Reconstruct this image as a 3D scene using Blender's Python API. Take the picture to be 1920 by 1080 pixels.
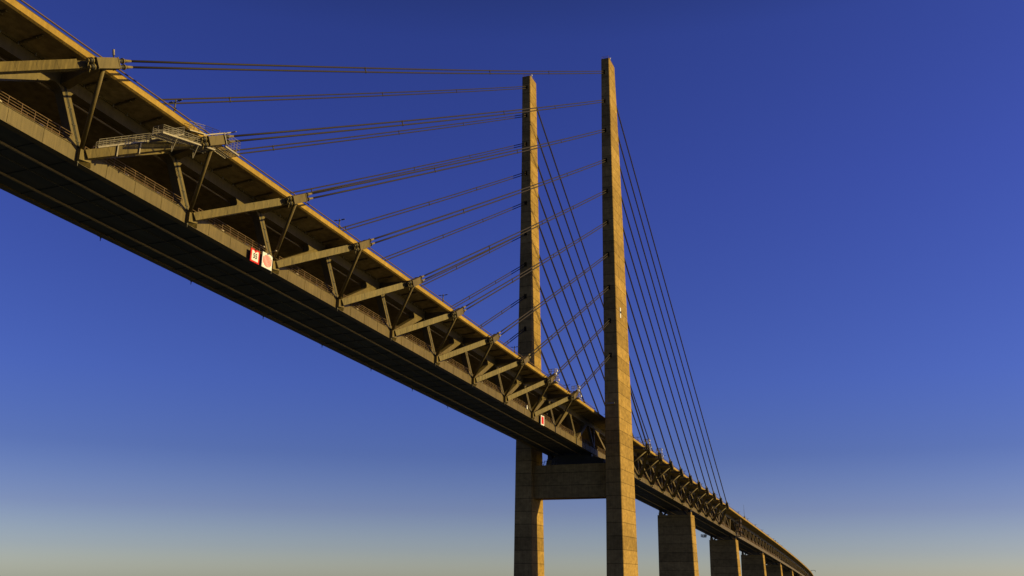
import bpy, bmesh, math, random
from mathutils import Vector, Matrix
random.seed(7)
S = bpy.context.scene
for o in list(bpy.data.objects): bpy.data.objects.remove(o)
C = S.collection

# ---------------------------------------------------------------- camera
YAW, PIT, ROLL, FPX = 0.38293988, 0.30881588, 0.00930728, 1721.744
cd = bpy.data.cameras.new('camera'); cam = bpy.data.objects.new('camera', cd); C.objects.link(cam)
F = Vector((math.cos(YAW)*math.cos(PIT), math.sin(YAW)*math.cos(PIT), math.sin(PIT)))
Rr = Vector((math.sin(YAW), -math.cos(YAW), 0)); U = Rr.cross(F)
r_ = Rr*math.cos(ROLL)+U*math.sin(ROLL); u_ = -Rr*math.sin(ROLL)+U*math.cos(ROLL)
m = Matrix((r_, u_, -F)).transposed().to_4x4(); m.translation = Vector((-294.1144, -96.9571, 6.8819))
cam.matrix_world = m
cd.sensor_width = 36; cd.lens = FPX/1920*36; cd.clip_start = 0.5; cd.clip_end = 40000
S.camera = cam

# ---------------------------------------------------------------- sun and sky
SUN = Vector((0.346, -1.0, 0.475)).normalized()
EL = math.asin(SUN.z); AZ = math.atan2(SUN.x, SUN.y)
sd = bpy.data.lights.new('sun', 'SUN'); so = bpy.data.objects.new('sun', sd); C.objects.link(so)
sd.energy = 5.0; sd.angle = math.radians(0.5); sd.color = (1.0, 0.76, 0.25)
so.rotation_euler = SUN.to_track_quat('Z', 'Y').to_euler(); so.location = (0, -300, 300)
W_ = bpy.data.worlds.new('World'); S.world = W_; W_.use_nodes = True
nt = W_.node_tree; N = nt.nodes; L = nt.links; N.clear()
out = N.new('ShaderNodeOutputWorld'); bg = N.new('ShaderNodeBackground')
sky = N.new('ShaderNodeTexSky'); sky.sky_type = 'NISHITA'; sky.sun_disc = False
sky.sun_elevation = EL; sky.sun_rotation = AZ; sky.ozone_density = 4.0; sky.air_density = 1.0; sky.dust_density = 0.6
tc = N.new('ShaderNodeTexCoord'); sep = N.new('ShaderNodeSeparateXYZ'); ramp = N.new('ShaderNodeValToRGB')
L.new(tc.outputs['Generated'], sep.inputs[0]); L.new(sep.outputs['Z'], ramp.inputs[0])
SKYR = [(0.0, (.95, .95, .93)), (0.03, (.69, .69, .87)), (0.07, (.50, .475, .75)), (0.127, (.35, .355, .69)), (0.2, (.33, .345, .79)), (0.4, (.325, .315, .82)), (0.54, (.31, .305, .78)), (0.62, (.22, .22, .50)), (0.72, (.08, .08, .20)), (1.0, (.06, .06, .15))]
cr = ramp.color_ramp
cr.elements[0].position = SKYR[0][0]; cr.elements[0].color = (*SKYR[0][1], 1)
cr.elements[1].position = 1.0; cr.elements[1].color = (*SKYR[-1][1], 1)
for p_, c_ in SKYR[1:-1]:
    e = cr.elements.new(p_); e.color = (*c_, 1)
mul = N.new('ShaderNodeMix'); mul.data_type = 'RGBA'; mul.blend_type = 'MULTIPLY'; mul.inputs[0].default_value = 1
L.new(sky.outputs[0], mul.inputs[6]); L.new(ramp.outputs[0], mul.inputs[7])
L.new(mul.outputs[2], bg.inputs[0]); bg.inputs[1].default_value = 0.09; L.new(bg.outputs[0], out.inputs[0])
S.view_settings.view_transform = 'Standard'; S.view_settings.look = 'None'; S.view_settings.gamma = 1
S.view_settings.exposure = 0.42
S.cycles.max_bounces = 5

# ---------------------------------------------------------------- materials
def mat(name, base, rough=.6, metal=0., var=.15, scale=1., stretch=(1, 1, 1), streak=0., joints=0., bump=0., spots=0., tint=None):
    m = bpy.data.materials.new(name); m.use_nodes = True; n = m.node_tree.nodes; l = m.node_tree.links
    b = n['Principled BSDF']; b.inputs['Roughness'].default_value = rough; b.inputs['Metallic'].default_value = metal; b.inputs['Specular IOR Level'].default_value = (.06 if rough > .8 else .12) if rough >= .5 else .4
    g = n.new('ShaderNodeNewGeometry'); mp = n.new('ShaderNodeMapping'); mp.inputs['Scale'].default_value = stretch
    l.new(g.outputs['Position'], mp.inputs[0])
    def math_(op, a, bb=None):
        q = n.new('ShaderNodeMath'); q.operation = op
        for i, v in enumerate((a, bb)):
            if v is None: continue
            if isinstance(v, (int, float)): q.inputs[i].default_value = v
            else: l.new(v, q.inputs[i])
        return q.outputs[0]
    def noise(sc, det=5, vec=None, rg=.6):
        t = n.new('ShaderNodeTexNoise'); t.inputs['Scale'].default_value = sc; t.inputs['Detail'].default_value = det
        t.inputs['Roughness'].default_value = rg
        l.new(vec or mp.outputs[0], t.inputs['Vector']); return t.outputs['Fac']
    f = math_('ADD', math_('MULTIPLY', math_('SUBTRACT', noise(scale), .5), var*6.0), 1.0)
    f = math_('MULTIPLY', f, math_('ADD', math_('MULTIPLY', math_('SUBTRACT', noise(scale*.13, 3), .5), var*4.5), 1.0))
    if streak:
        m2 = n.new('ShaderNodeMapping'); m2.inputs['Scale'].default_value = (2.2, 2.2, .12); l.new(g.outputs['Position'], m2.inputs[0])
        f = math_('MULTIPLY', f, math_('ADD', math_('MULTIPLY', math_('SUBTRACT', noise(1.2, 4, m2.outputs[0], .7), .5), streak*5.5), 1.0))
    if joints:
        sp = n.new('ShaderNodeSeparateXYZ'); l.new(g.outputs['Position'], sp.inputs[0])
        zc = math_('DIVIDE', sp.outputs['Z'], 4.1); fl = math_('FLOOR', zc); fr = math_('FRACT', zc)
        wn = n.new('ShaderNodeTexWhiteNoise'); wn.noise_dimensions = '1D'; l.new(fl, wn.inputs['W'])
        f = math_('MULTIPLY', f, math_('ADD', math_('MULTIPLY', math_('SUBTRACT', wn.outputs['Value'], .5), .30), 1.0))
        d = math_('ABSOLUTE', math_('SUBTRACT', fr, .5))
        line = math_('GREATER_THAN', d, .5-.028)
        f = math_('MULTIPLY', f, math_('SUBTRACT', 1.0, math_('MULTIPLY', line, joints)))
        # board marks within each pour
        hv = math_('FRACT', math_('DIVIDE', sp.outputs['Z'], .82)); l2 = math_('GREATER_THAN', hv, .93)
        f = math_('MULTIPLY', f, math_('SUBTRACT', 1.0, math_('MULTIPLY', l2, .07)))
    if spots:
        q = noise(.35, 6, None, .75); th = math_('MINIMUM', math_('MAXIMUM', math_('MULTIPLY', math_('SUBTRACT', q, .5), 5.), 0.), 1.)
        f = math_('MULTIPLY', f, math_('ADD', 1.0, math_('MULTIPLY', th, spots)))
    mx = n.new('ShaderNodeMix'); mx.data_type = 'RGBA'; mx.blend_type = 'MULTIPLY'; mx.inputs[0].default_value = 1
    if tint:
        t2 = n.new('ShaderNodeMix'); t2.data_type = 'RGBA'; t2.inputs[6].default_value = (*base, 1); t2.inputs[7].default_value = (*tint, 1)
        l.new(noise(.5, 6, None, .7), t2.inputs[0]); l.new(t2.outputs[2], mx.inputs[6])
    else: mx.inputs[6].default_value = (*base, 1)
    cb = n.new('ShaderNodeCombineColor'); [l.new(f, cb.inputs[i]) for i in range(3)]
    l.new(cb.outputs[0], mx.inputs[7]); l.new(mx.outputs[2], b.inputs['Base Color'])
    if bump:
        bp = n.new('ShaderNodeBump'); bp.inputs['Strength'].default_value = bump; bp.inputs['Distance'].default_value = .05
        l.new(noise(scale*4, 6), bp.inputs['Height']); l.new(bp.outputs[0], b.inputs['Normal'])
    return m
M = dict(
    pylon=mat('pylon_concrete', (0.235, 0.148, 0.044), .85, 0, .20, .6, (1, 1, 1.6), .17, .50, .6, .22, (0.275, 0.176, 0.055)),
    fascia=mat('edge_beam_concrete', (0.320, 0.212, 0.058), .85, 0, .12, .9, (1, 1, 1), .1, 0, .5, .12, (0.258, 0.156, 0.034)),
    soffit=mat('soffit_concrete', (0.274, 0.205, 0.099), .9, 0, .26, .9, (1, 1, 1), 0, 0, .5, .1, (0.160, 0.110, 0.049)),
    steel=mat('painted_steel', (0.114, 0.084, 0.029), .5, 0, .12, .8, (1, 1, 1), .16, 0, .2, .08, (0.093, 0.068, 0.030)),
    streaky=mat('weathered_painted_steel', (0.120, 0.087, 0.027), .5, 0, .12, 1.4, (2.5, 2.5, .6), .42, 0, .2, .1),
    chord=mat('chord_painted_steel', (0.118, 0.087, 0.040), .5, 0, .13, .5, (1, 1, 1), .20, 0, .2, .12, (0.090, 0.065, 0.027)),
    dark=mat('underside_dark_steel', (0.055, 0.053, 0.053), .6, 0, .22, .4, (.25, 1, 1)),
    rib=mat('pale_pipe_steel', (0.228, 0.171, 0.106), .6, 0, .1, .5),
    galv=mat('galvanised_steel', (0.235, 0.205, 0.165), .5, .2, .12, 3.),
    rail=mat('handrail_steel', (0.198, 0.129, 0.076), .5, .1, .2, 3.),
    kick=mat('rusty_kick_plate', (0.198, 0.114, 0.084), .7, 0, .3, 1.2),
    cable=mat('cable_sheath', (0.026, 0.020, 0.017), .6, 0, .05, .5),
    brown=mat('brown_painted_rail', (0.099, 0.057, 0.030), .6, 0, .1, 2.),
    socket=mat('socket_steel', (0.167, 0.129, 0.053), .5, .1, .2, 4.),
    head=mat('anchor_head_steel', (0.038, 0.034, 0.027), .5, .2, .2, 4.),
    asphalt=mat('asphalt', (0.038, 0.038, 0.038), .9, 0, .15, 3.),
    white=mat('white_paint', (0.593, 0.593, 0.638), .5, 0, .04, 2.),
    red=mat('red_paint', (0.471, 0.015, 0.011), .5, 0, .05, 2.),
    black=mat('black_paint', (0.015, 0.015, 0.015), .5),
    blue=mat('blue_paint', (0.015, 0.046, 0.228), .5),
    lampm=mat('lamp_grey_steel', (0.106, 0.099, 0.084), .5, .2),
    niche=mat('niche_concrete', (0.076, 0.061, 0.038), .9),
)
wm = bpy.data.materials.new('sea_water'); wm.use_nodes = True
b = wm.node_tree.nodes['Principled BSDF']; b.inputs['Base Color'].default_value = (.015, .03, .04, 1); b.inputs['Roughness'].default_value = .3
wn_ = wm.node_tree.nodes.new('ShaderNodeTexNoise'); wn_.inputs['Scale'].default_value = .35; wn_.inputs['Detail'].default_value = 6
wg = wm.node_tree.nodes.new('ShaderNodeNewGeometry'); wb = wm.node_tree.nodes.new('ShaderNodeBump'); wb.inputs['Strength'].default_value = .8; wb.inputs['Distance'].default_value = .6
wm.node_tree.links.new(wg.outputs['Position'], wn_.inputs['Vector']); wm.node_tree.links.new(wn_.outputs['Fac'], wb.inputs['Height']); wm.node_tree.links.new(wb.outputs[0], b.inputs['Normal'])
M['water'] = wm

# ---------------------------------------------------------------- deck line (curves away beyond the cable spans)
def zz(x):
    f = lambda t: 47.31723-.04132605*t-5.2391e-6*t*t+1.25713e-8*t**3
    return f(x) if x < 300 else f(300.)-.0377727*(x-300)+1.16867e-5*(x-300)**2
def yo(x): return 2.8456e-5*max(0, x-150)**2
def W(x, y, d): return Vector((x, y+yo(x), zz(x)+d))
def dl(d): return max(0., min(1., (d-1.9)/8.1))
def TY(d): return 7.9-1.1*dl(d)        # outer face of the leaning truss plane
def TP(x, d, s, inset=0.): return W(x, s*(TY(d)-inset), d)

# ---------------------------------------------------------------- mesh helpers
class MB:
    def __init__(self): self.v = []; self.f = []; self.mi = []
    def add(self, vs, fs, mi=0):
        k = len(self.v); self.v += [tuple(p) for p in vs]; self.f += [tuple(i+k for i in f) for f in fs]; self.mi += [mi]*len(fs)
    def hexa(self, p, mi=0):  # p[0..3] bottom loop, p[4..7] top loop
        self.add(p, [(0, 3, 2, 1), (4, 5, 6, 7), (0, 1, 5, 4), (1, 2, 6, 5), (2, 3, 7, 6), (3, 0, 4, 7)], mi)
    def box(self, c, s, mi=0, R=None):
        h = [x/2 for x in s]; p = [Vector((a*h[0], b_*h[1], d*h[2])) for d in (-1, 1) for a, b_ in ((-1, -1), (1, -1), (1, 1), (-1, 1))]
        if R: p = [R @ q for q in p]
        self.hexa([q+Vector(c) for q in p], mi)
    def beam(self, a, b_, w, h, up=Vector((0, 0, 1)), w2=None, h2=None, mi=0):
        a = Vector(a); b_ = Vector(b_); t = (b_-a).normalized(); sd_ = t.cross(Vector(up)).normalized(); u = sd_.cross(t)
        w2 = w if w2 is None else w2; h2 = h if h2 is None else h2
        P = [a+sd_*i*w/2+u*j*h/2 for i, j in ((-1, -1), (1, -1), (1, 1), (-1, 1))]+[b_+sd_*i*w2/2+u*j*h2/2 for i, j in ((-1, -1), (1, -1), (1, 1), (-1, 1))]
        self.hexa(P, mi)
    def tube(self, a, b_, r, n=10, r2=None, mi=0):
        a = Vector(a); b_ = Vector(b_); t = (b_-a).normalized(); s_ = t.orthogonal().normalized(); u = t.cross(s_); r2 = r if r2 is None else r2
        vs = [a+(s_*math.cos(2*math.pi*i/n)+u*math.sin(2*math.pi*i/n))*r for i in range(n)]+[b_+(s_*math.cos(2*math.pi*i/n)+u*math.sin(2*math.pi*i/n))*r2 for i in range(n)]
        self.add(vs, [(i, (i+1) % n, n+(i+1) % n, n+i) for i in range(n)]+[tuple(reversed(range(n))), tuple(range(n, 2*n))], mi)
    def sweep(self, prof, xs, mi=0):  # closed profile [(y,d)] along the deck line
        n = len(prof); vs = []
        for x in xs: vs += [W(x, y, d) for y, d in prof]
        fs = []
        for j in range(len(xs)-1):
            for i in range(n): fs.append((j*n+i, j*n+(i+1) % n, (j+1)*n+(i+1) % n, (j+1)*n+i))
        fs += [tuple(reversed(range(n))), tuple(range((len(xs)-1)*n, len(xs)*n))]
        self.add(vs, fs, mi)
    def cable(self, pts, r, n=8):
        pts = [Vector(p) for p in pts]; t = (pts[-1]-pts[0]).normalized(); s_ = t.orthogonal().normalized(); u = t.cross(s_)
        vs = [p+(s_*math.cos(2*math.pi*i/n)+u*math.sin(2*math.pi*i/n))*r for p in pts for i in range(n)]
        self.add(vs, [(k*n+i, k*n+(i+1) % n, (k+1)*n+(i+1) % n, (k+1)*n+i) for k in range(len(pts)-1) for i in range(n)]+[tuple(reversed(range(n))), tuple(range((len(pts)-1)*n, len(pts)*n))])
    def line(self, pts, r, n=6, mi=0):
        for a, b_ in zip(pts, pts[1:]): self.tube(a, b_, r, n, mi=mi)
    def prism(self, A, B, mi=0):
        n = len(A); self.add(list(A)+list(B), [tuple(reversed(range(n))), tuple(range(n, 2*n))]+[(i, (i+1) % n, n+(i+1) % n, n+i) for i in range(n)], mi)
    def build(self, name, mats, parent=None, smooth=False):
        me = bpy.data.meshes.new(name); me.from_pydata(self.v, [], self.f)
        if not isinstance(mats, (list, tuple)): mats = [mats]
        for k in mats: me.materials.append(M[k])
        me.polygons.foreach_set('material_index', self.mi)
        bm = bmesh.new(); bm.from_mesh(me); bmesh.ops.recalc_face_normals(bm, faces=bm.faces); bm.to_mesh(me); bm.free()
        if smooth:
            me.polygons.foreach_set('use_smooth', [len(p.vertices) == 4 for p in me.polygons])
        o = bpy.data.objects.new(name, me); C.objects.link(o)
        if parent: 
            o.parent = parent; o.matrix_parent_inverse = parent.matrix_world.inverted() if False else Matrix.Translation(-WL(parent))
        return o
def WL(o):
    v = Vector(o.location)
    q = o.parent
    return v if q is None else v if o.type == 'MESH' and v.length > 0 else WLr(o)
def WLr(o):   # world position of an unrotated parent chain built in world coordinates
    return Vector((0, 0, 0)) if o.type == 'MESH' else Vector(o.location)
def tag(o, label=None, cat=None, group=None, kind=None):
    if label: o['label'] = label
    if cat: o['category'] = cat
    if group: o['group'] = group
    if kind: o['kind'] = kind
    return o
def thing(name, loc, label, cat, group=None):
    o = bpy.data.objects.new(name, None); C.objects.link(o); o.location = loc; o.empty_display_size = .5
    return tag(o, label, cat, group)
def rng(a, b_, st):
    n = max(1, round((b_-a)/st)); return [a+(b_-a)*i/n for i in range(n+1)]
ORD = ['first', 'second', 'third', 'fourth', 'fifth', 'sixth', 'seventh', 'eighth', 'ninth', 'tenth', 'eleventh', 'twelfth']

# ---------------------------------------------------------------- sea
mb = MB(); q = 15000; mb.add([(-q, -q, 0), (q, -q, 0), (q, q, 0), (-q, q, 0)], [(0, 1, 2, 3)])
tag(mb.build('water', 'water'), 'calm dark sea under the bridge', 'sea', kind='structure')

# ---------------------------------------------------------------- pylon
NL = [(192.3, 3.9, -17.95, -14.95), (185, 4.18, -18.04, -14.92), (160, 5.29, -18.41, -14.83), (130, 6.25, -18.77, -14.71), (100, 7.01, -19.07, -14.62), (75, 7.6, -19.30, -14.61), (50, 8.14, -19.48, -14.52), (30, 8.5, -19.61, -14.44), (10, 8.75, -19.78, -14.2), (-2, 8.9, -19.85, -14.1)]
FL = [(191.8, 3.36, 16.77, 13.46), (160, 3.81, 16.6, 13.02), (130, 4.21, 16.74, 12.64), (100, 4.65, 17.01, 12.25), (75, 5.03, 17.28, 11.97), (50, 5.36, 17.48, 11.78), (30, 5.6, 17.61, 11.6), (10, 5.96, 17.65, 11.34), (-2, 6.1, 17.7, 11.3)]
PN = [(-15.83, 186.52), (-15.97, 174.28), (-16.12, 162.08), (-16.24, 149.98), (-16.35, 137.93), (-16.45, 125.92), (-16.54, 113.97), (-16.62, 102.03), (-16.7, 90.13), (-16.78, 78.26)]
PF = [(15.03, 186.93), (14.97, 174.87), (14.9, 162.82), (14.84, 150.79), (14.78, 138.78), (14.71, 126.78), (14.65, 114.78), (14.58, 102.8), (14.51, 90.84), (14.44, 78.89)]
def lerp_t(T, z, i):
    t = sorted(T)
    for a, b_ in zip(t, t[1:]):
        if a[0] <= z <= b_[0]: return a[i]+(b_[i]-a[i])*(z-a[0])/(b_[0]-a[0])
    return t[0][i] if z < t[0][0] else t[-1][i]
pylon = thing('bridge_pylon', (0, 0, 0), 'tall twin legged concrete pylon with a crossbeam under the deck, stays fanning from both legs', 'pylon')
def leg(T, PT):
    c = .18
    mb = MB(); rings = []
    for z, xf, y0, y1 in T:
        s = 1 if y0 > y1 else -1    # outer is y0
        rings.append([Vector(p) for p in ((-xf, y0-s*c, z), (-xf, y1+s*c, z), (-xf+c, y1, z), (xf-c, y1, z), (xf, y1+s*c, z), (xf, y0-s*c, z), (xf-c, y0, z), (-xf+c, y0, z))])
    n = 8; vs = [p for r in rings for p in r]; fs = []
    for j in range(len(rings)-1):
        for i in range(n): fs.append((j*n+i, j*n+(i+1) % n, (j+1)*n+(i+1) % n, (j+1)*n+i))
    fs += [tuple(range(n)), tuple(range((len(rings)-1)*n, len(rings)*n))]
    mb.add(vs, fs); o = mb.build('leg', ['pylon', 'niche'], pylon)
    ct = MB()
    for y, z in PT:
        xf = lerp_t(T, z, 1)
        for s in (-1, 1):
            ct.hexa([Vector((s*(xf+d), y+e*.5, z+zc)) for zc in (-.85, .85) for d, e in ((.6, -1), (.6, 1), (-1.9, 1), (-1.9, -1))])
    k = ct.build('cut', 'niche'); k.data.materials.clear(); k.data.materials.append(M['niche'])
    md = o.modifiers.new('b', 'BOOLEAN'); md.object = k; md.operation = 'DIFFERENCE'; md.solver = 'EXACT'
    bpy.context.view_layer.update()
    dg = bpy.context.evaluated_depsgraph_get(); me = bpy.data.meshes.new_from_object(o.evaluated_get(dg)); o.modifiers.clear()
    old = o.data; o.data = me; me.name = 'leg'; bpy.data.meshes.remove(old); bpy.data.objects.remove(k)
    return o
near_leg = leg(NL, PN); far_leg = leg(FL, PF)
mb = MB()
mb.hexa([Vector(p) for p in ((-3.6, -14.45, 32.9), (3.4, -14.45, 32.9), (3.4, 11.65, 32.9), (-3.6, 11.65, 32.9), (-3.6, -14.5, 43.6), (3.4, -14.5, 43.6), (3.4, 11.7, 43.6), (-3.6, 11.7, 43.6))])
mb.build('crossbeam', 'pylon', pylon)
for y in (-6.9, 6.9):
    mb = MB(); mb.box((0, y, 44.5), (3.2, 1.9, 1.8)); mb.box((0, y, 46.25), (2.0, 1.5, 1.9), 1); mb.build('bearing', ['pylon', 'head'], pylon)
mb = MB(); mb.prism([Vector((-2.2, y, z)) for y, z in ((-12.2, 43.62), (5.8, 43.62), (5.8, 45.6), (4.4, 46.7), (-6.0, 46.7), (-12.2, 45.2))], [Vector((2.2, y, z)) for y, z in ((-12.2, 43.62), (5.8, 43.62), (5.8, 45.6), (4.4, 46.7), (-6.0, 46.7), (-12.2, 45.2))])
mb.build('deck_support', 'head', pylon)
mb = MB()
for i in range(7):   # service pipes and lifting frames on the crossbeam top
    y = 9.6-i*.9; mb.tube((-2.4, y, 43.6), (-2.0, y-.5, 44.9+.5*(i % 3)), .09, 6)
mb.tube((-2.4, 9.8, 44.7), (-2.4, 4.0, 45.2), .07, 6); mb.tube((-2.4, 9.8, 44.1), (-2.4, 4.0, 44.3), .05, 6)
mb.build('service_frame', 'lampm', pylon)
for T, ob in ((NL, near_leg), (FL, far_leg)):
    z = T[0][0]; y0, y1 = T[0][2], T[0][3]; xf = T[0][1]
    mb = MB(); ys = sorted((y0, y1)); a, b_ = ys[0]+.25, ys[1]-.25
    cs = [(-xf+.3, a), (xf-.3, a), (xf-.3, b_), (-xf+.3, b_)]
    for i in range(4):
        p, q2 = cs[i], cs[(i+1) % 4]
        for h in (.6, 1.1): mb.tube((*p, z+h), (*q2, z+h), .035, 5)
        for t in (0, .33, .66): mb.tube((p[0]+(q2[0]-p[0])*t, p[1]+(q2[1]-p[1])*t, z), (p[0]+(q2[0]-p[0])*t, p[1]+(q2[1]-p[1])*t, z+1.1), .035, 5)
    mb.build('roof_railing', 'rail', ob)
    mb = MB(); mb.tube((-.4, ys[0]+.5, z), (-.4, ys[0]+.5, z+1.5), .14, 8); mb.tube((-.4, ys[0]+.5, z+1.5), (-.4, ys[0]+.5, z+2.0), .25, 10); mb.build('beacon', 'white', ob)
mb = MB(); xw = 8.0
mb.box((-2.3, -19.2, 94.0), (1.1, .1, 3.6)); mb.tube((-2.3, -19.30, 94.2), (-2.3, -19.45, 94.2), .38, 14, mi=1); mb.build('signal_panel', ['white', 'black'], near_leg)
mb = MB(); mb.beam((-8.4, -15.2, 62.1), (-8.4, -18.0, 62.1), .3, .35); mb.tube((-8.2, -16.6, 62.1), (-7.7, -16.6, 62.1), .12, 6); mb.build('lamp_bar', 'galv', near_leg)

# ---------------------------------------------------------------- cable-supported deck
NODE_M = [-17.72-20*k for k in range(17)]            # bottom nodes, camera-side span
NODE_S = [21.61+20*k for k in range(12)]             # bottom nodes, far side span (to 241.6)
X0, X1 = NODE_M[-1]-18, 301.
deck = thing('bridge_deck', (0, 0, zz(0)), 'long two level truss deck with golden concrete edge carried by the stay cables', 'bridge deck')
xs = rng(X0, X1, 10)
def deck_sections(par, xs, seg=''):
    mb = MB()
    mb.sweep([(-11.75, 11.28), (-11.75, 12.08), (-11.35, 12.10), (-11.33, 12.0), (11.33, 12.0), (11.35, 12.10), (11.75, 12.08), (11.75, 11.28), (11.45, 11.10), (10.95, 11.10), (10.9, 11.25), (6.9, 10.95), (-6.9, 10.95), (-10.9, 11.25), (-10.95, 11.10), (-11.45, 11.10)], xs)
    n = 16
    for j in range(len(xs)-1):
        for i in range(n):
            if i in (8, 9, 10, 11, 12, 13, 14): mb.mi[j*n+i] = 1
    mb.build('road_slab', ['fascia', 'soffit'], par)
    mb = MB(); mb.sweep([(-10.9, 12.004), (10.9, 12.004), (10.9, 12.05), (-10.9, 12.05)], xs); mb.build('road_surface', 'asphalt', par)
    for s in (-1, 1):
        mb = MB(); P = lambda *a: [(s*y, d) for y, d in a]
        mb.sweep(P((7.9, 0), (7.9, 1.86), (6.9, 1.86), (6.9, 0)), xs)
        mb.sweep(P((7.97, 1.86), (7.97, 1.93), (6.8, 1.93), (6.8, 1.86)), xs)
        mb.sweep(P((7.94, -.06), (7.94, 0), (6.86, 0), (6.86, -.06)), xs)
        x = xs[0]+7.5
        while x < min(xs[-1], 320)-1:
            mb.sweep(P((7.925, .05), (7.925, 1.8), (7.9, 1.8), (7.9, .05)), [x, x+.9]); x += 20
        x = xs[0]+2.5
        while x < min(xs[-1], 320)-1:
            mb.sweep(P((7.945, .0), (7.945, 1.86), (7.9, 1.86), (7.9, .0)), [x, x+.07]); x += 5
        mb.build('bottom_chord', 'chord', par)
        mb = MB(); mb.sweep(P((6.8, 9.1), (6.8, 10.72), (5.6, 10.72), (5.6, 9.1)), xs)
        mb.sweep(P((7.0, 10.72), (7.0, 10.93), (5.5, 10.93), (5.5, 10.72)), xs)
        mb.sweep(P((6.86, 9.02), (6.86, 9.1), (5.5, 9.1), (5.5, 9.02)), xs)
        if par is deck and s < 0:
            x = -238.
            while x < 0: mb.tube(W(x, -7.06, 10.6), W(x, -7.06, 10.95), .045, 5, mi=1); mb.box(W(x, -7.06, 10.6), (.14, .14, .08), 1); x += 2.5
        mb.build('top_chord', ['steel', 'galv'], par)
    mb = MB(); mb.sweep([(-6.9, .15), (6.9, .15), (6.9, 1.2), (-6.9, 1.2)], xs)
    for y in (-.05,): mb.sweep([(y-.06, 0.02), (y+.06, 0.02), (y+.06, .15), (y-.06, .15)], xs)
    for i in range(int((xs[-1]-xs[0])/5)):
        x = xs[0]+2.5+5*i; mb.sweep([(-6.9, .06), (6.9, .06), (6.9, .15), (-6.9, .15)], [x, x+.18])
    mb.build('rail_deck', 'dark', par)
    for s in (-1, 1):
        mb = MB(); mb.sweep([(s*3.5-.13, -.35), (s*3.5+.13, -.35), (s*3.5+.13, -.1), (s*3.5-.13, -.1)], xs); mb.build('underside_pipe', 'rib', par)
        mb = MB(); mb.cable([W(x, s*5.2, 8.75) for x in xs], .13, 8); mb.build('inner_pipe', 'rib', par)
deck_sections(deck, xs)
def fillet(mb, s, c, d1, d2, r, th=1.28):
    c = Vector(c); d1 = Vector(d1).normalized(); d2 = Vector(d2).normalized(); ang = d1.angle(d2); Lq = r/math.tan(ang/2)
    cen = c+(d1+d2).normalized()*r/math.sin(ang/2); p1 = c+d1*Lq; p2 = c+d2*Lq
    a1 = math.atan2(*(p1-cen).yx); a2 = math.atan2(*(p2-cen).yx); da = (a2-a1+math.pi) % (2*math.pi)-math.pi
    arc = [cen+Vector((math.cos(a1+da*i/7), math.sin(a1+da*i/7)))*r for i in range(8)]
    for a, b_ in zip(arc, arc[1:]):
        mb.prism([TP(p.x, p.y, s, .02) for p in (c, a, b_)], [TP(p.x, p.y, s, th) for p in (c, a, b_)])
def tmember(mb, s, x0, d0, x1, d1, w, i0=-.03, i1=.8, off=0.):
    """member in the truss plane; w is its width measured across its axis"""
    t = Vector((x1-x0, d1-d0)).normalized(); n_ = Vector((-t.y, t.x)); a = Vector((x0, d0))+n_*off; b_ = Vector((x1, d1))+n_*off
    q4 = [a-n_*w/2, a+n_*w/2, b_+n_*w/2, b_-n_*w/2]
    mb.prism([TP(p.x, p.y, s, i0) for p in q4], [TP(p.x, p.y, s, i1) for p in q4])
def truss_node(x, m_, s, detailed, do_diag=True):
    """m_=+1: camera-side span (post top leans towards -x); m_=-1 mirrored"""
    mb = MB()
    a, b_ = (x-m_*.30, 1.9), (x-m_*2.9, 9.1)
    tmember(mb, s, *a, *b_, .42, 0, 1.3, .42); tmember(mb, s, *a, *b_, .42, 0, 1.3, -.42); tmember(mb, s, *a, *b_, .60, .35, .60)
    px = lambda d: x-m_*(.30+2.6*(d-1.9)/7.2)
    up = Vector((-m_*2.6, 7.2))
    # rounded gussets
    fillet(mb, s, (px(1.9)-m_*.63, 1.9), (-m_, 0), up, 1.5); fillet(mb, s, (px(1.9)+m_*.63, 1.9), (m_, 0), up, .5)
    fillet(mb, s, (px(9.1)-m_*.63, 9.1), (-m_, 0), -up, 1.9); fillet(mb, s, (px(9.1)+m_*.63, 9.1), (m_, 0), -up, .9)
    p = mb.build('truss_post', 'steel', deck)
    if do_diag:
        mb = MB(); tmember(mb, s, x+m_*1.0, 1.5, x+m_*15.1, 9.45, 1.0, -.01, 1.2)
        dg = Vector((m_*14.1, 7.95))
        fillet(mb, s, (x+m_*2.4, 1.9), (m_, 0), dg, 1.0) if False else None
        fillet(mb, s, (x+m_*13.4, 9.1), (-m_, 0), -dg, 3.2*.25)
        fillet(mb, s, (x+m_*2.9, 1.9), (m_, 0), dg, .35)
        mb.build('truss_diagonal', 'steel', deck)
    if detailed:
        mb = MB()
        for o_ in (-.11, .11):
            pts = [TP(px(d)+o_, d, s, .02) for d in (9.4, 9.0, 5.5, 2.2)]+[W(px(1.9)+o_*.8+m_*.1, s*8.06, 1.7), W(x-m_*.2+o_*.7, s*8.06, -.15)]
            mb.line(pts, .075, 6)
        for d in (8.6, 6.6, 4.6, 2.6): mb.beam(TP(px(d)-.28, d, s, -.06), TP(px(d)+.28, d, s, -.06), .06, .1)
        mb.tube(W(x-m_*.2, s*8.06, .1), W(x-m_*.2, s*8.06, -.55), .06, 6)
        mb.build('downpipe', 'head', p)
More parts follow.
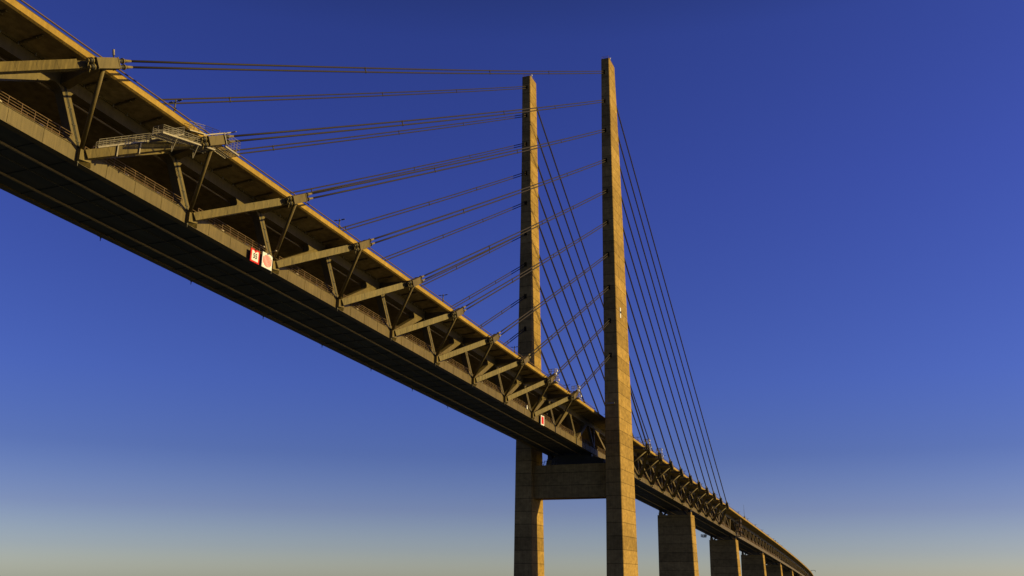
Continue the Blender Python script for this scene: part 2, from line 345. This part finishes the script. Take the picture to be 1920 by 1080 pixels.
for s in (-1, 1):
    for x in NODE_M: truss_node(x, 1, s, s < 0 or x < -60)
    for x in NODE_S: truss_node(x, -1, s, False)
    # centre node by the pylon and the symmetric panels before the end pier
    for (xa, da, xb, db) in [(2., 1.9, -.9, 9.1), (2., 1.9, 4.9, 9.1)]+[q3 for k in range(3) for q3 in ((241.61+20*k if k else 242.6, 1.9, 251.61+20*k-.4, 9.1), (261.61+20*k-.5, 1.9, 251.61+20*k+.4, 9.1)) if q3[0] < 300]:
        mb = MB(); tmember(mb, s, xa, da, xb, db, .8); mb.build('truss_diagonal', 'steel', deck)

# walkway handrails, one per bay
def handrail_bay(par, xa, xb, s, inner=True):
    mb = MB(); n = max(2, round((xb-xa)/1.75)); st = [xa+(xb-xa)*i/n for i in range(n+1)]
    for y, ds in ((7.75, (2.28, 2.62, 2.97, 3.32)), (6.35, (2.6, 3.0, 3.45))):
        if y < 7 and not inner: continue
        for d in ds: mb.line([W(x, s*y, d) for x in (xa, xb)], .032 if d < 3.3 else .042, 5)
        for x in (st if y > 7 else st[::2]): mb.tube(W(x, s*y, 1.9), W(x, s*y, ds[-1]), .038, 5)
    mb.sweep([(s*6.85, 1.94), (s*6.9, 1.94), (s*6.9, 2.38), (s*6.85, 2.38)], [xa, xb], 1)
    mb.sweep([(s*6.1, 2.3), (s*6.0, 2.3), (s*6.0, 2.75), (s*6.1, 2.75)], [xa+2.2, xb-1.4], 2)
    for x in (xa+(xb-xa)*.44, xa+(xb-xa)*.8): mb.box(W(x, s*6.3, 3.0), (.6, .2, .16), 3)
    mb.build('walkway_handrail', ['rail', 'kick', 'kick', 'galv'], par)
for s in (-1, 1):
    for x in NODE_M[:14]: handrail_bay(deck, x+2.0, x+18.6, s, s < 0)
    for x in NODE_S: handrail_bay(deck, x-18.6, x-2.0, s, False)
    for k in range(2): handrail_bay(deck, 244+20*k, 260+20*k, s, False)

# drain pipes under the cantilevered slab (camera side)
nx = -237.8; i = 0
while nx < -8:
    mb = MB(); mb.tube(W(nx, -7.0, 10.86), W(nx, -10.6, 11.06), .15, 10)
    for y in (-8.0, -9.8): mb.beam(W(nx-.2, y, 11.0), W(nx+.2, y, 10.98), .12, .42)
    mb.tube(W(nx+.5, -7.05, 10.9), W(nx+.5, -7.05, 10.55), .05, 5)
    mb.build('slab_drain_pipe', 'steel', deck); nx += 5.0

# ---------------------------------------------------------------- outriggers and stays
TX_M = [-42.667-20*k for k in range(10)]; TX_S = [46.561+20*k for k in range(10)]
def plane_pt(x, s): return W(x, s*15.39, 9.34)
def outrigger(tx, m_, s, PT, LT, k):
    """m_=+1 camera-side span. k: 0 shortest stay"""
    yl, zl = PT[9-k]; xf = lerp_t(LT, zl, 1)
    tip = plane_pt(tx, s); end = Vector((-m_*(xf-1.5), yl, zl)); sl = (end-tip).normalized()
    end = Vector((-m_*xf, yl, zl)); sl = (end-tip).normalized(); end = end+sl*1.6
    A = W(tx-m_*14.6, s*8.42, 1.15)
    box_dir = (tip-A).normalized()
    mb = MB(); e1 = tip-box_dir*3.4
    mb.beam(A, e1, .9, 1.15); mb.beam(e1+Vector((0, -s*.15, 0)), tip-box_dir*.6+Vector((0, -s*.15, -.1)), .5, .95, w2=.5, h2=.8)
    for t in (.08, .2, .36, .52, .68, .84): p = A.lerp(e1, t); mb.beam(p, p+box_dir*.06, .93, 1.18)
    # foot plate on the chord
    fx = A.x-m_*.15; zb_ = W(tx-m_*14.6, 0, 0).z
    q8 = [(fx-m_*.75, s*7.98, -.02), (fx-m_*.75, s*8.5, .2), (fx+m_*1.0, s*8.5, .45), (fx+m_*1.6, s*7.98, .02)]
    q9 = [(fx-m_*.75, s*7.98, 1.80), (fx-m_*.75, s*8.5, 1.6), (fx+m_*1.0, s*8.5, 1.7), (fx+m_*1.6, s*7.98, 1.84)]
    mb.hexa([Vector((a, b_+yo(a), zb_+c_)) for a, b_, c_ in q8+q9])
    par = mb.build('outrigger', 'streaky', deck)
    mb = MB(); mb.beam(tip-sl*1.75, tip+sl*1.75, 1.15, 1.3)
    for w in (-1, 1): mb.beam(tip-sl*1.79+Vector((0, w*.4, 0)), tip-sl*1.6+Vector((0, w*.4, 0)), .2, 1.4)
    mb.beam(tip+sl*1.66, tip+sl*1.8, 1.25, 1.4)
    mb.build('anchor_block', 'steel', par)
    upv = sl.cross(Vector((0, 1, 0))).normalized(); upv = upv if upv.z > 0 else -upv
    for j in (-1, 1):
        mb = MB(); c_ = tip+upv*j*.37
        mb.tube(c_-sl*1.75, c_-sl*2.55, .34, 14); mb.tube(c_-sl*2.55, c_-sl*2.75, .24, 12, mi=1); mb.tube(c_-sl*1.95, c_-sl*2.1, .39, 14, mi=1)
        mb.tube(c_+sl*1.75, c_+sl*3.1, .25, 12); mb.tube(c_+sl*2.9, c_+sl*3.05, .36, 12, mi=1)
        mb.tube(c_+sl*3.1, c_+sl*4.4, .24, 12, r2=.15, mi=1)
        mb.tube(c_-sl*2.45, c_-sl*2.55+Vector((0, 0, -.75)), .07, 6, mi=1)
        mb.build('anchor_head', ['head', 'socket'], par, True)
    nxt = tx+m_*4.95
    mb = MB(); mb.tube(tip+Vector((0, s*-.2, -.55)), W(nxt-m_*.2, s*8.25, 1.75), .27, 14); mb.build('tube_strut', 'steel', par, True)
    mb = MB(); mb.beam(tip+Vector((0, -s*.5, .1)), W(nxt-m_*2.9, s*6.85, 9.9), .7, .55, h2=1.5, w2=1.3); mb.build('cross_tie', 'steel', par)
    # stay: two strands, clamps
    side = 'camera side' if s < 0 else 'far side'
    legn = 'right hand pylon leg' if s < 0 else 'left hand pylon leg'
    if m_ > 0:
        lab = 'twin stay cable left of the %s, %s from the top' % (legn, ORD[9-k])
    else:
        lab = 'dark stay cable right of the %s, %s from the top' % (legn, ORD[9-k])
    th = thing('stay_cable', tip+sl*4.2, lab, 'stay cable', 'stay cables left of the pylon' if m_ > 0 else 'stay cables right of the pylon')
    for j in (-1, 1):
        a = tip+sl*4.2+upv*j*.37; b_ = end+upv*j*.37; Lc = (b_-a).length; mb = MB()
        pts = [a.lerp(b_, t/12)+Vector((0, 0, -Lc*.0022*4*(t/12)*(1-t/12))) for t in range(13)]
        mb.cable(pts, .15, 10); mb.build('strand', 'cable', th, True)
    Lc = (end-tip).length
    fr = [f_ for f_ in (.26, .52, .72)] if m_ > 0 else [.5]
    for f_ in fr:
        c_ = tip.lerp(end, f_)+Vector((0, 0, -Lc*.0022*4*f_*(1-f_))); mb = MB()
        for j in (-1, 1): mb.tube(c_+upv*j*.37-sl*.16, c_+upv*j*.37+sl*.16, .2, 8)
        mb.beam(c_-upv*.5, c_+upv*.5, .14, .2, up=sl); mb.build('clamp', 'head', th)
    mb = MB(); 
    for j in (-1, 1): c_ = end-sl*.3+upv*j*.37; mb.tube(c_-sl*1.2, c_, .17, 10)
    mb.build('upper_socket', 'socket', th, True)
    return tip, sl, upv
tips = {}
for s, PT, LT in ((-1, PN, NL), (1, PF, FL)):
    for k in range(10):
        tips[('m', s, k)] = outrigger(TX_M[k], 1, s, PT, LT, k)
        tips[('s', s, k)] = outrigger(TX_S[k], -1, s, PT, LT, k)

# ---------------------------------------------------------------- guard rails on the road edges
def guard(xa, xb, s, label, st=4.03):
    g = thing('guard_rail', W(xa, s*11.6, 12.08), label, 'guard rail')
    n = int((xb-xa)/st); X = [xa+i*(xb-xa)/n for i in range(n+1)]
    mb = MB(); mb.sweep([(s*11.68, 12.62), (s*11.54, 12.62), (s*11.54, 12.75), (s*11.68, 12.75)], X[::3]+[X[-1]]); mb.build('top_rail', 'brown', g)
    mb = MB(); mb.sweep([(s*11.74, 12.13), (s*11.66, 12.13), (s*11.66, 12.19), (s*11.74, 12.19)], X[::3]+[X[-1]]); mb.build('lower_rail', 'head', g)
    for x in X[:100]: 
        mb = MB(); mb.beam(W(x, s*11.63, 12.09), W(x, s*11.63, 12.66), .2, .24); mb.box(W(x, s*11.60, 12.13), (.5, .24, .07)); mb.build('post', 'head', g)
guard(-256.2, -9.0, -1, 'road edge guard rail on the golden deck edge left of the pylon')
guard(9.0, 301., -1, 'road edge guard rail on the deck edge right of the pylon')
guard(-256.2, -9.0, 1, 'guard rail on the far road edge left of the pylon')
guard(9.0, 301., 1, 'guard rail on the far road edge right of the pylon')

# ---------------------------------------------------------------- approach spans beyond the end pier
XP = [301.+140*i for i in range(11)]
for i, (xa, xb) in enumerate(zip(XP, XP[1:])):
    nm = ['nearest the cable spans', 'second from the cable spans', 'third from the cable spans', 'fourth from the cable spans', 'fifth from the cable spans', 'sixth from the cable spans', 'seventh from the cable spans', 'eighth from the cable spans', 'ninth and almost farthest', 'farthest on the curve'][i]
    sp_ = thing('approach_span', W(xa, 0, 0), 'zigzag truss approach span of the bridge, ' + nm, 'bridge span', 'approach spans curving away')
    mx = rng(xa, xb, 20)
    xs_ = [xa+.04]+mx[1:]
    deck_sections(sp_, xs_)
    for s in (-1, 1):
        for j in range(7):
            for (a, b_) in ((mx[j]+.6, mx[j]+9.7), (mx[j]+19.4, mx[j]+10.3)):
                mb = MB(); tmember(mb, s, a, 9.1, b_, 1.9, .62); mb.build('truss_diagonal', 'chord', sp_)
        mb = MB(); mb.sweep([(s*11.66, 12.5), (s*11.5, 12.5), (s*11.5, 12.67), (s*11.66, 12.67)], xs_)
        for j in range(28): x = xa+j*5; mb.beam(W(x, s*11.6, 12.05), W(x, s*11.6, 12.55), .15, .18)
        mb.build('guard_rail', 'rail', sp_)
        if i < 2:
            for j in range(7): handrail_bay(sp_, mx[j]+1, mx[j]+19, s, False)

# ---------------------------------------------------------------- piers
def pier(xc, idx, lab):
    zt = zz(xc)-2.5; y_ = yo(xc); x0, x1 = xc-.2, xc+8.6
    p = thing('bridge_pier', (xc+4, y_, 0), lab, 'pier', 'concrete piers right of the pylon')
    mb = MB(); c = .25
    R_ = []
    for z, gx, gy in ((-1, 1.6, .9), (zt, 0, 0)):
        a, b_, u, v = x0-gx*.2, x1+gx, y_-8.05-gy, y_+8.3+gy*.4
        R_.append([Vector(q_) for q_ in ((a, u+c, z), (a+c, u, z), (b_-c, u, z), (b_, u+c, z), (b_, v-c, z), (b_-c, v, z), (a+c, v, z), (a, v-c, z))])
    mb.prism(R_[0], R_[1]); mb.build('shaft', 'pylon', p)
    for s in (-1, 1):
        mb = MB(); mb.box((xc+2.2, y_+s*7.1, zt+.6), (2.6, 1.6, 1.3)); mb.box((xc+2.2, y_+s*7.2, zt+1.78), (1.5, 1.2, 1.1), 1); mb.build('bearing', ['pylon', 'head'], p)
        mb = MB(); mb.beam((xc+2.4, y_+s*5.7, zt), (xc+2.4, y_+s*3.6, zt+2.5), 1.6, .7); mb.build('brace', 'dark', p)
labs = ['tallest concrete pier, nearest right of the pylon under the stays', 'second concrete pier right of the pylon, where the zigzag truss begins', 'third concrete pier right of the pylon, under the curving approach', 'fourth and shorter looking concrete pier, at the lower right', 'fifth pier, mostly hidden at the lower right', 'sixth pier beyond the lower edge of the curve', 'seventh pier far along the curve', 'eighth pier far along the curve', 'ninth pier far along the curve', 'tenth pier far along the curve', 'eleventh pier far along the curve']
pier(160., 0, labs[0])
for i, xp in enumerate(XP[:9]): pier(xp, i+1, labs[i+1])

# ---------------------------------------------------------------- street lamps on the central reserve
ln = ['above the access platform on the left', 'above the red and white signs', 'above the fourth and fifth stays', 'left of the left hand pylon leg', 'between the two pylon legs', 'just left of the right hand pylon leg', 'just right of the pylon', 'behind the right hand stays', 'behind the shortest right stays', 'behind the middle right stays', 'behind the longest right stays', 'right above the end of the stays', 'just right of the tall mast', 'on the approach, second right of the mast', 'on the approach, third right of the mast', 'on the approach, near the blue sign', 'far on the approach curve', 'farther on the approach curve', 'almost at the end of the curve', 'at the end of the curve']
for i in range(20):
    x = -195.+48*i
    t = thing('street_lamp', W(x, 0, 12.05), 'double armed street lamp ' + ln[i], 'street lamp', 'street lamps along the road')
    b0 = W(x, 0, 12.05)
    mb = MB(); mb.tube(b0, b0+Vector((0, 0, 11.0)), .17, 10, r2=.12); mb.box(b0+Vector((0, 0, .3)), (.5, .5, .6)); mb.box(b0+Vector((.1, 0, 9.4)), (.3, .3, .5)); mb.build('pole', 'lampm', t, True)
    for s in (-1, 1):
        mb = MB(); mb.tube(b0+Vector((0, 0, 10.65)), b0+Vector((0, s*.7, 10.75)), .06, 6); mb.build('arm', 'lampm', t)
        mb = MB(); mb.beam(b0+Vector((0, s*.55, 10.74)), b0+Vector((0, s*1.25, 10.82)), .32, .16, w2=.22, h2=.08); mb.build('lamp_head', 'lampm', t)

# ---------------------------------------------------------------- navigation signs
def sign(name, x0, x1, d0, d1, y, lab, bm_=None):
    c_ = W((x0+x1)/2, y, (d0+d1)/2); t = thing(name, c_, lab, 'sign')
    z0 = W(x0, 0, 0).z; w, h = x1-x0, d1-d0
    mb = MB(); mb.box(c_, (w, .12, h)); mb.build('panel', bm_ or 'white', t)
    mb = MB(); mb.box(c_+Vector((0, .1, h*.36)), (w*.9, .08, .1)); mb.box(c_+Vector((0, .1, -h*.36)), (w*.9, .08, .1))
    for q_ in (-.3, .3): mb.beam(c_+Vector((w*q_, .1, h*.36)), c_+Vector((w*q_, .6, h*.36)), .08, .08)
    mb.build('bracket', 'galv', t)
    mb = MB(); mb.tube(c_+Vector((0, .05, h*.5)), c_+Vector((.4, -1.2, h*.5+.5)), .035, 6); mb.box(c_+Vector((.4, -1.2, h*.5+.5)), (.35, .3, .14)); mb.build('sign_lamp', 'galv', t)
    return t, c_, w, h
t, c_, w, h = sign('height_sign', -184.05, -181.8, -.52, 1.65, -8.5, 'white board with a red border, red notch on top and black number 55', 'red')
mb = MB(); f_ = -.066
def flat(pts, dy, mi=0):
    A_ = [c_+Vector((a, dy, b_)) for a, b_ in pts]; B_ = [p+Vector((0, .012, 0)) for p in A_]; mb.prism(A_, B_, mi)
flat([(-w*.36, -h*.38), (w*.36, -h*.38), (w*.36, h*.38), (0, h*.20), (-w*.36, h*.38)][:0] or [(-w*.36, -h*.38), (w*.36, -h*.38), (w*.36, h*.38), (-w*.36, h*.38)], f_-.006)
mb.build('face', 'white', t)
mb = MB(); flat([(-w*.17, h*.385), (0, h*.22), (w*.17, h*.385)], f_-.018); mb.build('notch', 'red', t)
cu = bpy.data.curves.new('n', 'FONT'); cu.body = '55'; cu.size = 1.15; cu.extrude = .01; cu.align_x = 'CENTER'; cu.align_y = 'CENTER'; cu.offset = .018
to = bpy.data.objects.new('n', cu); C.objects.link(to); bpy.context.view_layer.update()
me = bpy.data.meshes.new_from_object(to.evaluated_get(bpy.context.evaluated_depsgraph_get())); bpy.data.objects.remove(to)
me.transform(Matrix.Translation(c_+Vector((0, f_-.03, -.05))) @ Matrix.Rotation(math.pi/2, 4, 'X') @ Matrix.Diagonal((.9, 1, 1, 1)))
me.materials.clear(); me.materials.append(M['black']); no = bpy.data.objects.new('number', me); C.objects.link(no); no.parent = t; no.matrix_parent_inverse = Matrix.Translation(-Vector(t.location))
t, c_, w, h = sign('channel_sign', -181.1, -178.5, -.38, 2.12, -8.5, 'white board with red vertical bars forming an oval, beside the 55 board')
mb = MB()
for j in range(-3, 4):
    hh = h*.40*math.sqrt(max(.05, 1-(j/3.6)**2)); xc_ = j*w*.125
    flat([(xc_-w*.034, -hh), (xc_+w*.034, -hh), (xc_+w*.034, hh), (xc_-w*.034, hh)], f_-.006)
mb.build('bar', 'red', t)
t, c_, w, h = sign('red_sign', -51.9, -49.2, -.5, 2.2, -8.5, 'small red board with a white border on the bottom chord near the pylon')
mb = MB(); flat([(-w*.33, -h*.38), (w*.33, -h*.38), (w*.33, h*.38), (-w*.33, h*.38)], f_-.006); mb.build('face', 'red', t)
mb = MB(); c_ = W(-61.5, -7.95, 2.3); mb.box(c_, (.7, .3, 1.0)); mb.box(c_+Vector((0, -.16, .2)), (.3, .06, .3), 1); mb.box(c_+Vector((0, .1, -.55)), (.2, .1, .3), 1)
tag(mb.build('equipment_box', ['white', 'galv']), 'small white box on the walkway rail left of the red board', 'box')
# blue board standing on the far approach road edge
t = thing('road_sign', W(538, -8.5, 12.05), 'tiny dark blue board standing on the far approach', 'road sign')
mb = MB(); c_ = W(538, -8.5, 14.0); mb.box(c_, (.15, 1.9, 2.4)); mb.build('panel', 'blue', t)
mb = MB(); [mb.tube(W(538.1, -8.5+q_, 12.05), W(538.1, -8.5+q_, 14.2), .07, 6) for q_ in (-.6, .6)]; mb.build('post', 'lampm', t)
# tall mast beside the end pier
t = thing('antenna_mast', W(328, -10.6, 12.05), 'tall thin antenna mast on the deck edge right of the last stay', 'mast')
mb = MB(); mb.tube(W(328, -10.6, 12.05), W(328, -10.6, 21.5), .14, 8, r2=.05); mb.build('pole', 'lampm', t)
mb = MB(); mb.box(W(328, -10.6, 13.1), (1.6, 1.2, 1.9)); mb.build('cabinet', 'galv', t)
mb = MB(); mb.tube(W(330, -11, 14.6), W(326, -11, 14.6), .05, 6); mb.tube(W(328, -12.2, 13.8), W(328, -9.2, 13.8), .05, 6); mb.build('cross_arm', 'lampm', t)
t = thing('sign_gantry', W(1190, -11, 12.05), 'small gantry at the far end of the curving road edge', 'gantry')
mb = MB(); mb.tube(W(1190, -11, 12.05), W(1190, -11, 15.6), .3, 8); mb.build('post', 'lampm', t)
mb = MB(); mb.beam(W(1190, -11, 15.4), W(1190, -17, 15.4), .5, .5); mb.tube(W(1190, -17, 15.4), W(1190, -17, 13), .3, 8); mb.build('arm', 'lampm', t)

# ---------------------------------------------------------------- access structures
def rails(mb, pts, h=1.1, st=.95, r=.03, n=4, sides=True):
    """railing above a polyline; pts are floor edge points"""
    for a, b_ in zip(pts, pts[1:]):
        a = Vector(a); b_ = Vector(b_); k = max(1, round((b_-a).length/st))
        for i in range(k+1): p = a.lerp(b_, i/k); mb.tube(p, p+Vector((0, 0, h)), r, 5)
        for j in range(n): z_ = Vector((0, 0, h*(j+1)/n)); mb.tube(a+z_, b_+z_, r if j < n-1 else r*1.3, 5)
def floor(mb, a, b_, w, side):
    """open grating floor from a to b with width w towards side"""
    a = Vector(a); b_ = Vector(b_); sv = Vector(side).normalized()*w
    for q_ in (a, b_): pass
    mb.beam(a, b_, .08, .22); mb.beam(a+sv, b_+sv, .08, .22); k = max(2, int((b_-a).length/.28))
    for i in range(k+1): p = a.lerp(b_, i/k); mb.beam(p, p+sv, .05, .1)
    for i in range(1, 5): mb.beam(a+sv*i/5, b_+sv*i/5, .04, .08)
tip, sl, upv = tips[('m', -1, 8)]
A = W(TX_M[8]-14.6, -8.42, 1.15); bd = (tip-A).normalized(); side_n = Vector((bd.x, bd.y, 0)).normalized().cross(Vector((0, 0, 1)))
t = thing('access_platform', A.lerp(tip, .4)+Vector((0, 0, .8)), 'pale galvanised stepped walkway and cage platform on the second outrigger from the left', 'access platform')
def on(tq, up=.8, out=.55): return A+bd*tq+Vector((0, 0, up))+side_n*out
Ltot = (tip-A).length
segs = [(1.3, 8.0, .75), (8.3, 12.9, 1.15)]
for a, b_, up in segs:
    mb = MB(); floor(mb, on(a, up), on(b_, up+.15), 1.1, -side_n); mb.build('walkway_floor', 'galv', t)
    mb = MB(); rails(mb, [on(a, up), on(b_, up+.15)]); rails(mb, [on(a, up)-side_n*1.1, on(b_, up+.15)-side_n*1.1]); rails(mb, [on(b_, up+.15), on(b_, up+.15)-side_n*1.1]); mb.build('railing', 'galv', t)
mb = MB()
for tq in (3.9, 6.9): p = A+bd*tq; mb.beam(p-Vector((0, 0, .85))+side_n*.52, p+Vector((0, 0, .9))+side_n*.52, .22, .14, up=bd); mb.beam(p+Vector((0, 0, .72))-side_n*.5, p+Vector((0, 0, .72))+side_n*.6, .2, .14)
mb.build('clamp_frame', 'galv', t)
# platform parallel to the bridge, outside the anchor
pa, pb = W(-212.1, -15.3, 5.75), W(-202.2, -15.3, 8.2)
mb = MB(); floor(mb, pa, pb, 2.0, (0, 1, -.05)); mb.build('platform_floor', 'galv', t)
mb = MB(); rails(mb, [pa+Vector((0, 1.7, 0)), pa, pb, pb+Vector((0, .8, 0))]); rails(mb, [pa+Vector((.4, 2.0, 0)), W(-206.5, -13.2, 7.4), W(-202.6, -12.6, 9.1)]); mb.build('railing', 'galv', t)
mb = MB()
for x, d in ((-209.4, 6.3), (-205.4, 7.3)):
    mb.beam(W(x, -15.2, d), W(x+.3, -14.2, d-1.6), .1, .1); mb.beam(W(x+1.0, -13.5, d+.1), W(x+.3, -14.2, d-1.6), .1, .1)
mb.build('bracket', 'galv', t)
mb = MB(); rails(mb, [W(-204.6, -12.4, 10.6), W(-201.7, -12.6, 11.4), W(-200.9, -14.6, 10.6)], 1.3); mb.beam(W(-204.6, -12.4, 10.5), W(-201.7, -12.6, 11.3), .5, .15); mb.build('upper_railing', 'galv', t)
# tip cage
q0 = tip+sl*1.5
mb = MB(); mb.beam(tip-sl*2.0+upv*.9, tip+sl*4.2+upv*.9, .1, .16); mb.beam(tip+sl*1.6-upv*.75+Vector((0, -.7, 0)), tip+sl*1.6+upv*.95+Vector((0, -.7, 0)), .12, .12, up=sl)
mb.beam(tip+sl*4.2+upv*.9+Vector((0, -.8, 0)), tip+sl*4.2+upv*.9+Vector((0, .8, 0)), .1, .14); mb.build('top_frame', 'galv', t)
fa = tip+sl*1.9-upv*1.3+Vector((0, -1.0, 0)); fb = tip+sl*4.2-upv*1.9+Vector((0, -1.0, 0))
fa, fb = W(-200.9, -15.9, 9.3), W(-197.9, -15.9, 9.3)
mb = MB(); floor(mb, fa, fb, 2.4, (0, 1, 0)); mb.build('cage_floor', 'galv', t)
mb = MB(); rails(mb, [fa, fb, fb+Vector((0, 2.4, 0))], 2.1, .6, .025, 5); mb.line([fa+Vector((0, 0, 2.1)), fa+Vector((.3, 1.2, 2.5)), fa+Vector((0, 2.4, 2.1))], .03, 5); mb.build('cage', 'galv', t)

def tip_cage(key, lab):
    tip, sl, upv = tips[key]; o_ = tip+sl*2.0
    t = thing('inspection_cage', o_, lab, 'inspection cage', 'small inspection cages on the outrigger tips')
    mb = MB(); f0 = o_+Vector((-1.3, -1.2, -1.6)); floor(mb, f0, f0+Vector((2.6, 0, 0)), 2.4, (0, 1, 0)); mb.build('floor', 'galv', t)
    mb = MB(); rails(mb, [f0, f0+Vector((2.6, 0, 0)), f0+Vector((2.6, 2.4, 0)), f0+Vector((0, 2.4, 0)), f0], 2.0, .8, .045, 3)
    f1 = f0+Vector((-.3, .2, 2.2)); rails(mb, [f1, f1+Vector((2.2, 0, .5)), f1+Vector((2.2, 1.8, .5)), f1+Vector((0, 1.8, 0)), f1], 1.2, .9, .05, 2); mb.build('railing', 'galv', t)
    mb = MB()
    for a in ((-.9, -1.25, .6), (1.2, -1.25, -.7), (.3, -1.1, 1.7)): mb.box(o_+Vector(a), (.5, .08, .55))
    mb.build('panel', 'white', t)
tip_cage(('m', -1, 1), 'small pale cage on the second outrigger tip left of the right pylon leg')
tip_cage(('m', -1, 0), 'small pale cage on the last outrigger tip left of the right pylon leg')
tip_cage(('s', -1, 0), 'small pale cage on the first outrigger tip right of the pylon')
tip_cage(('s', -1, 1), 'small pale cage on the second outrigger tip right of the pylon')
# beacon lamp on the first tip
tip, sl, upv = tips[('m', -1, 9)]
mb = MB(); b0 = tip+sl*1.6+upv*.6; mb.tube(b0, b0+Vector((-.1, 0, .45)), .08, 8, mi=1); mb.tube(b0+Vector((-.1, 0, .45)), b0+Vector((-.25, 0, 1.15)), .15, 10)
tag(mb.build('warning_lamp', ['galv', 'head']), 'small pale warning lamp on top of the leftmost cable anchor', 'lamp')
# stair tower hung at the end pier
t = thing('stair_tower', W(306, -9.3, 0), 'dark steel stair tower hanging beside the truss above the second pier', 'stair tower')
mb = MB()
for x in (303, 309.5):
    for y in (-8.4, -11.0): mb.tube(W(x, y, -.4), W(x, y, 11.0), .16, 6)
mb.build('column', 'head', t)
for i, d in enumerate((0, 2.9, 5.8, 8.6)):
    mb = MB(); mb.box(W(306.2, -9.7, d), (6.8, 2.8, .22)); mb.build('landing', 'head', t)
    if i < 3:
        mb = MB(); a, b_ = (303.6, 308.8) if i % 2 else (308.8, 303.6); mb.beam(W(a, -10.2, d+.1), W(b_, -10.2, d+2.8), .9, .2); mb.build('stair_flight', 'kick', t)
    mb = MB(); p = [W(303, -11.05, d), W(309.5, -11.05, d)]; rails(mb, p, 1.2, 1.6, .06, 2); rails(mb, [W(303, -8.5, d), W(303, -11.05, d)], 1.2, 1.3, .06, 2); mb.build('railing', 'rail', t)
# maintenance cradle under the deck before the second pier
t = thing('maintenance_cradle', W(262, 6, -1), 'small dark cradle hanging under the deck between the first two piers', 'cradle')
mb = MB(); c_ = W(284, 8.3, -1.9); rails(mb, [c_, c_+Vector((7, 0, 0)), c_+Vector((7, 2, 0)), c_+Vector((0, 2, 0)), c_], 1.2, 1.8, .08, 2); mb.build('railing', 'head', t)
mb = MB(); mb.box(c_+Vector((3.5, 1, -.1)), (7.2, 2.2, .25)); [mb.tube(c_+Vector((q_, .1, 0)), c_+Vector((q_, -.9, 2.1)), .16, 6) for q_ in (.4, 3.5, 6.6)]; mb.build('floor', 'head', t)
t.location = c_
for ch in t.children: ch.matrix_parent_inverse = Matrix.Translation(-c_)
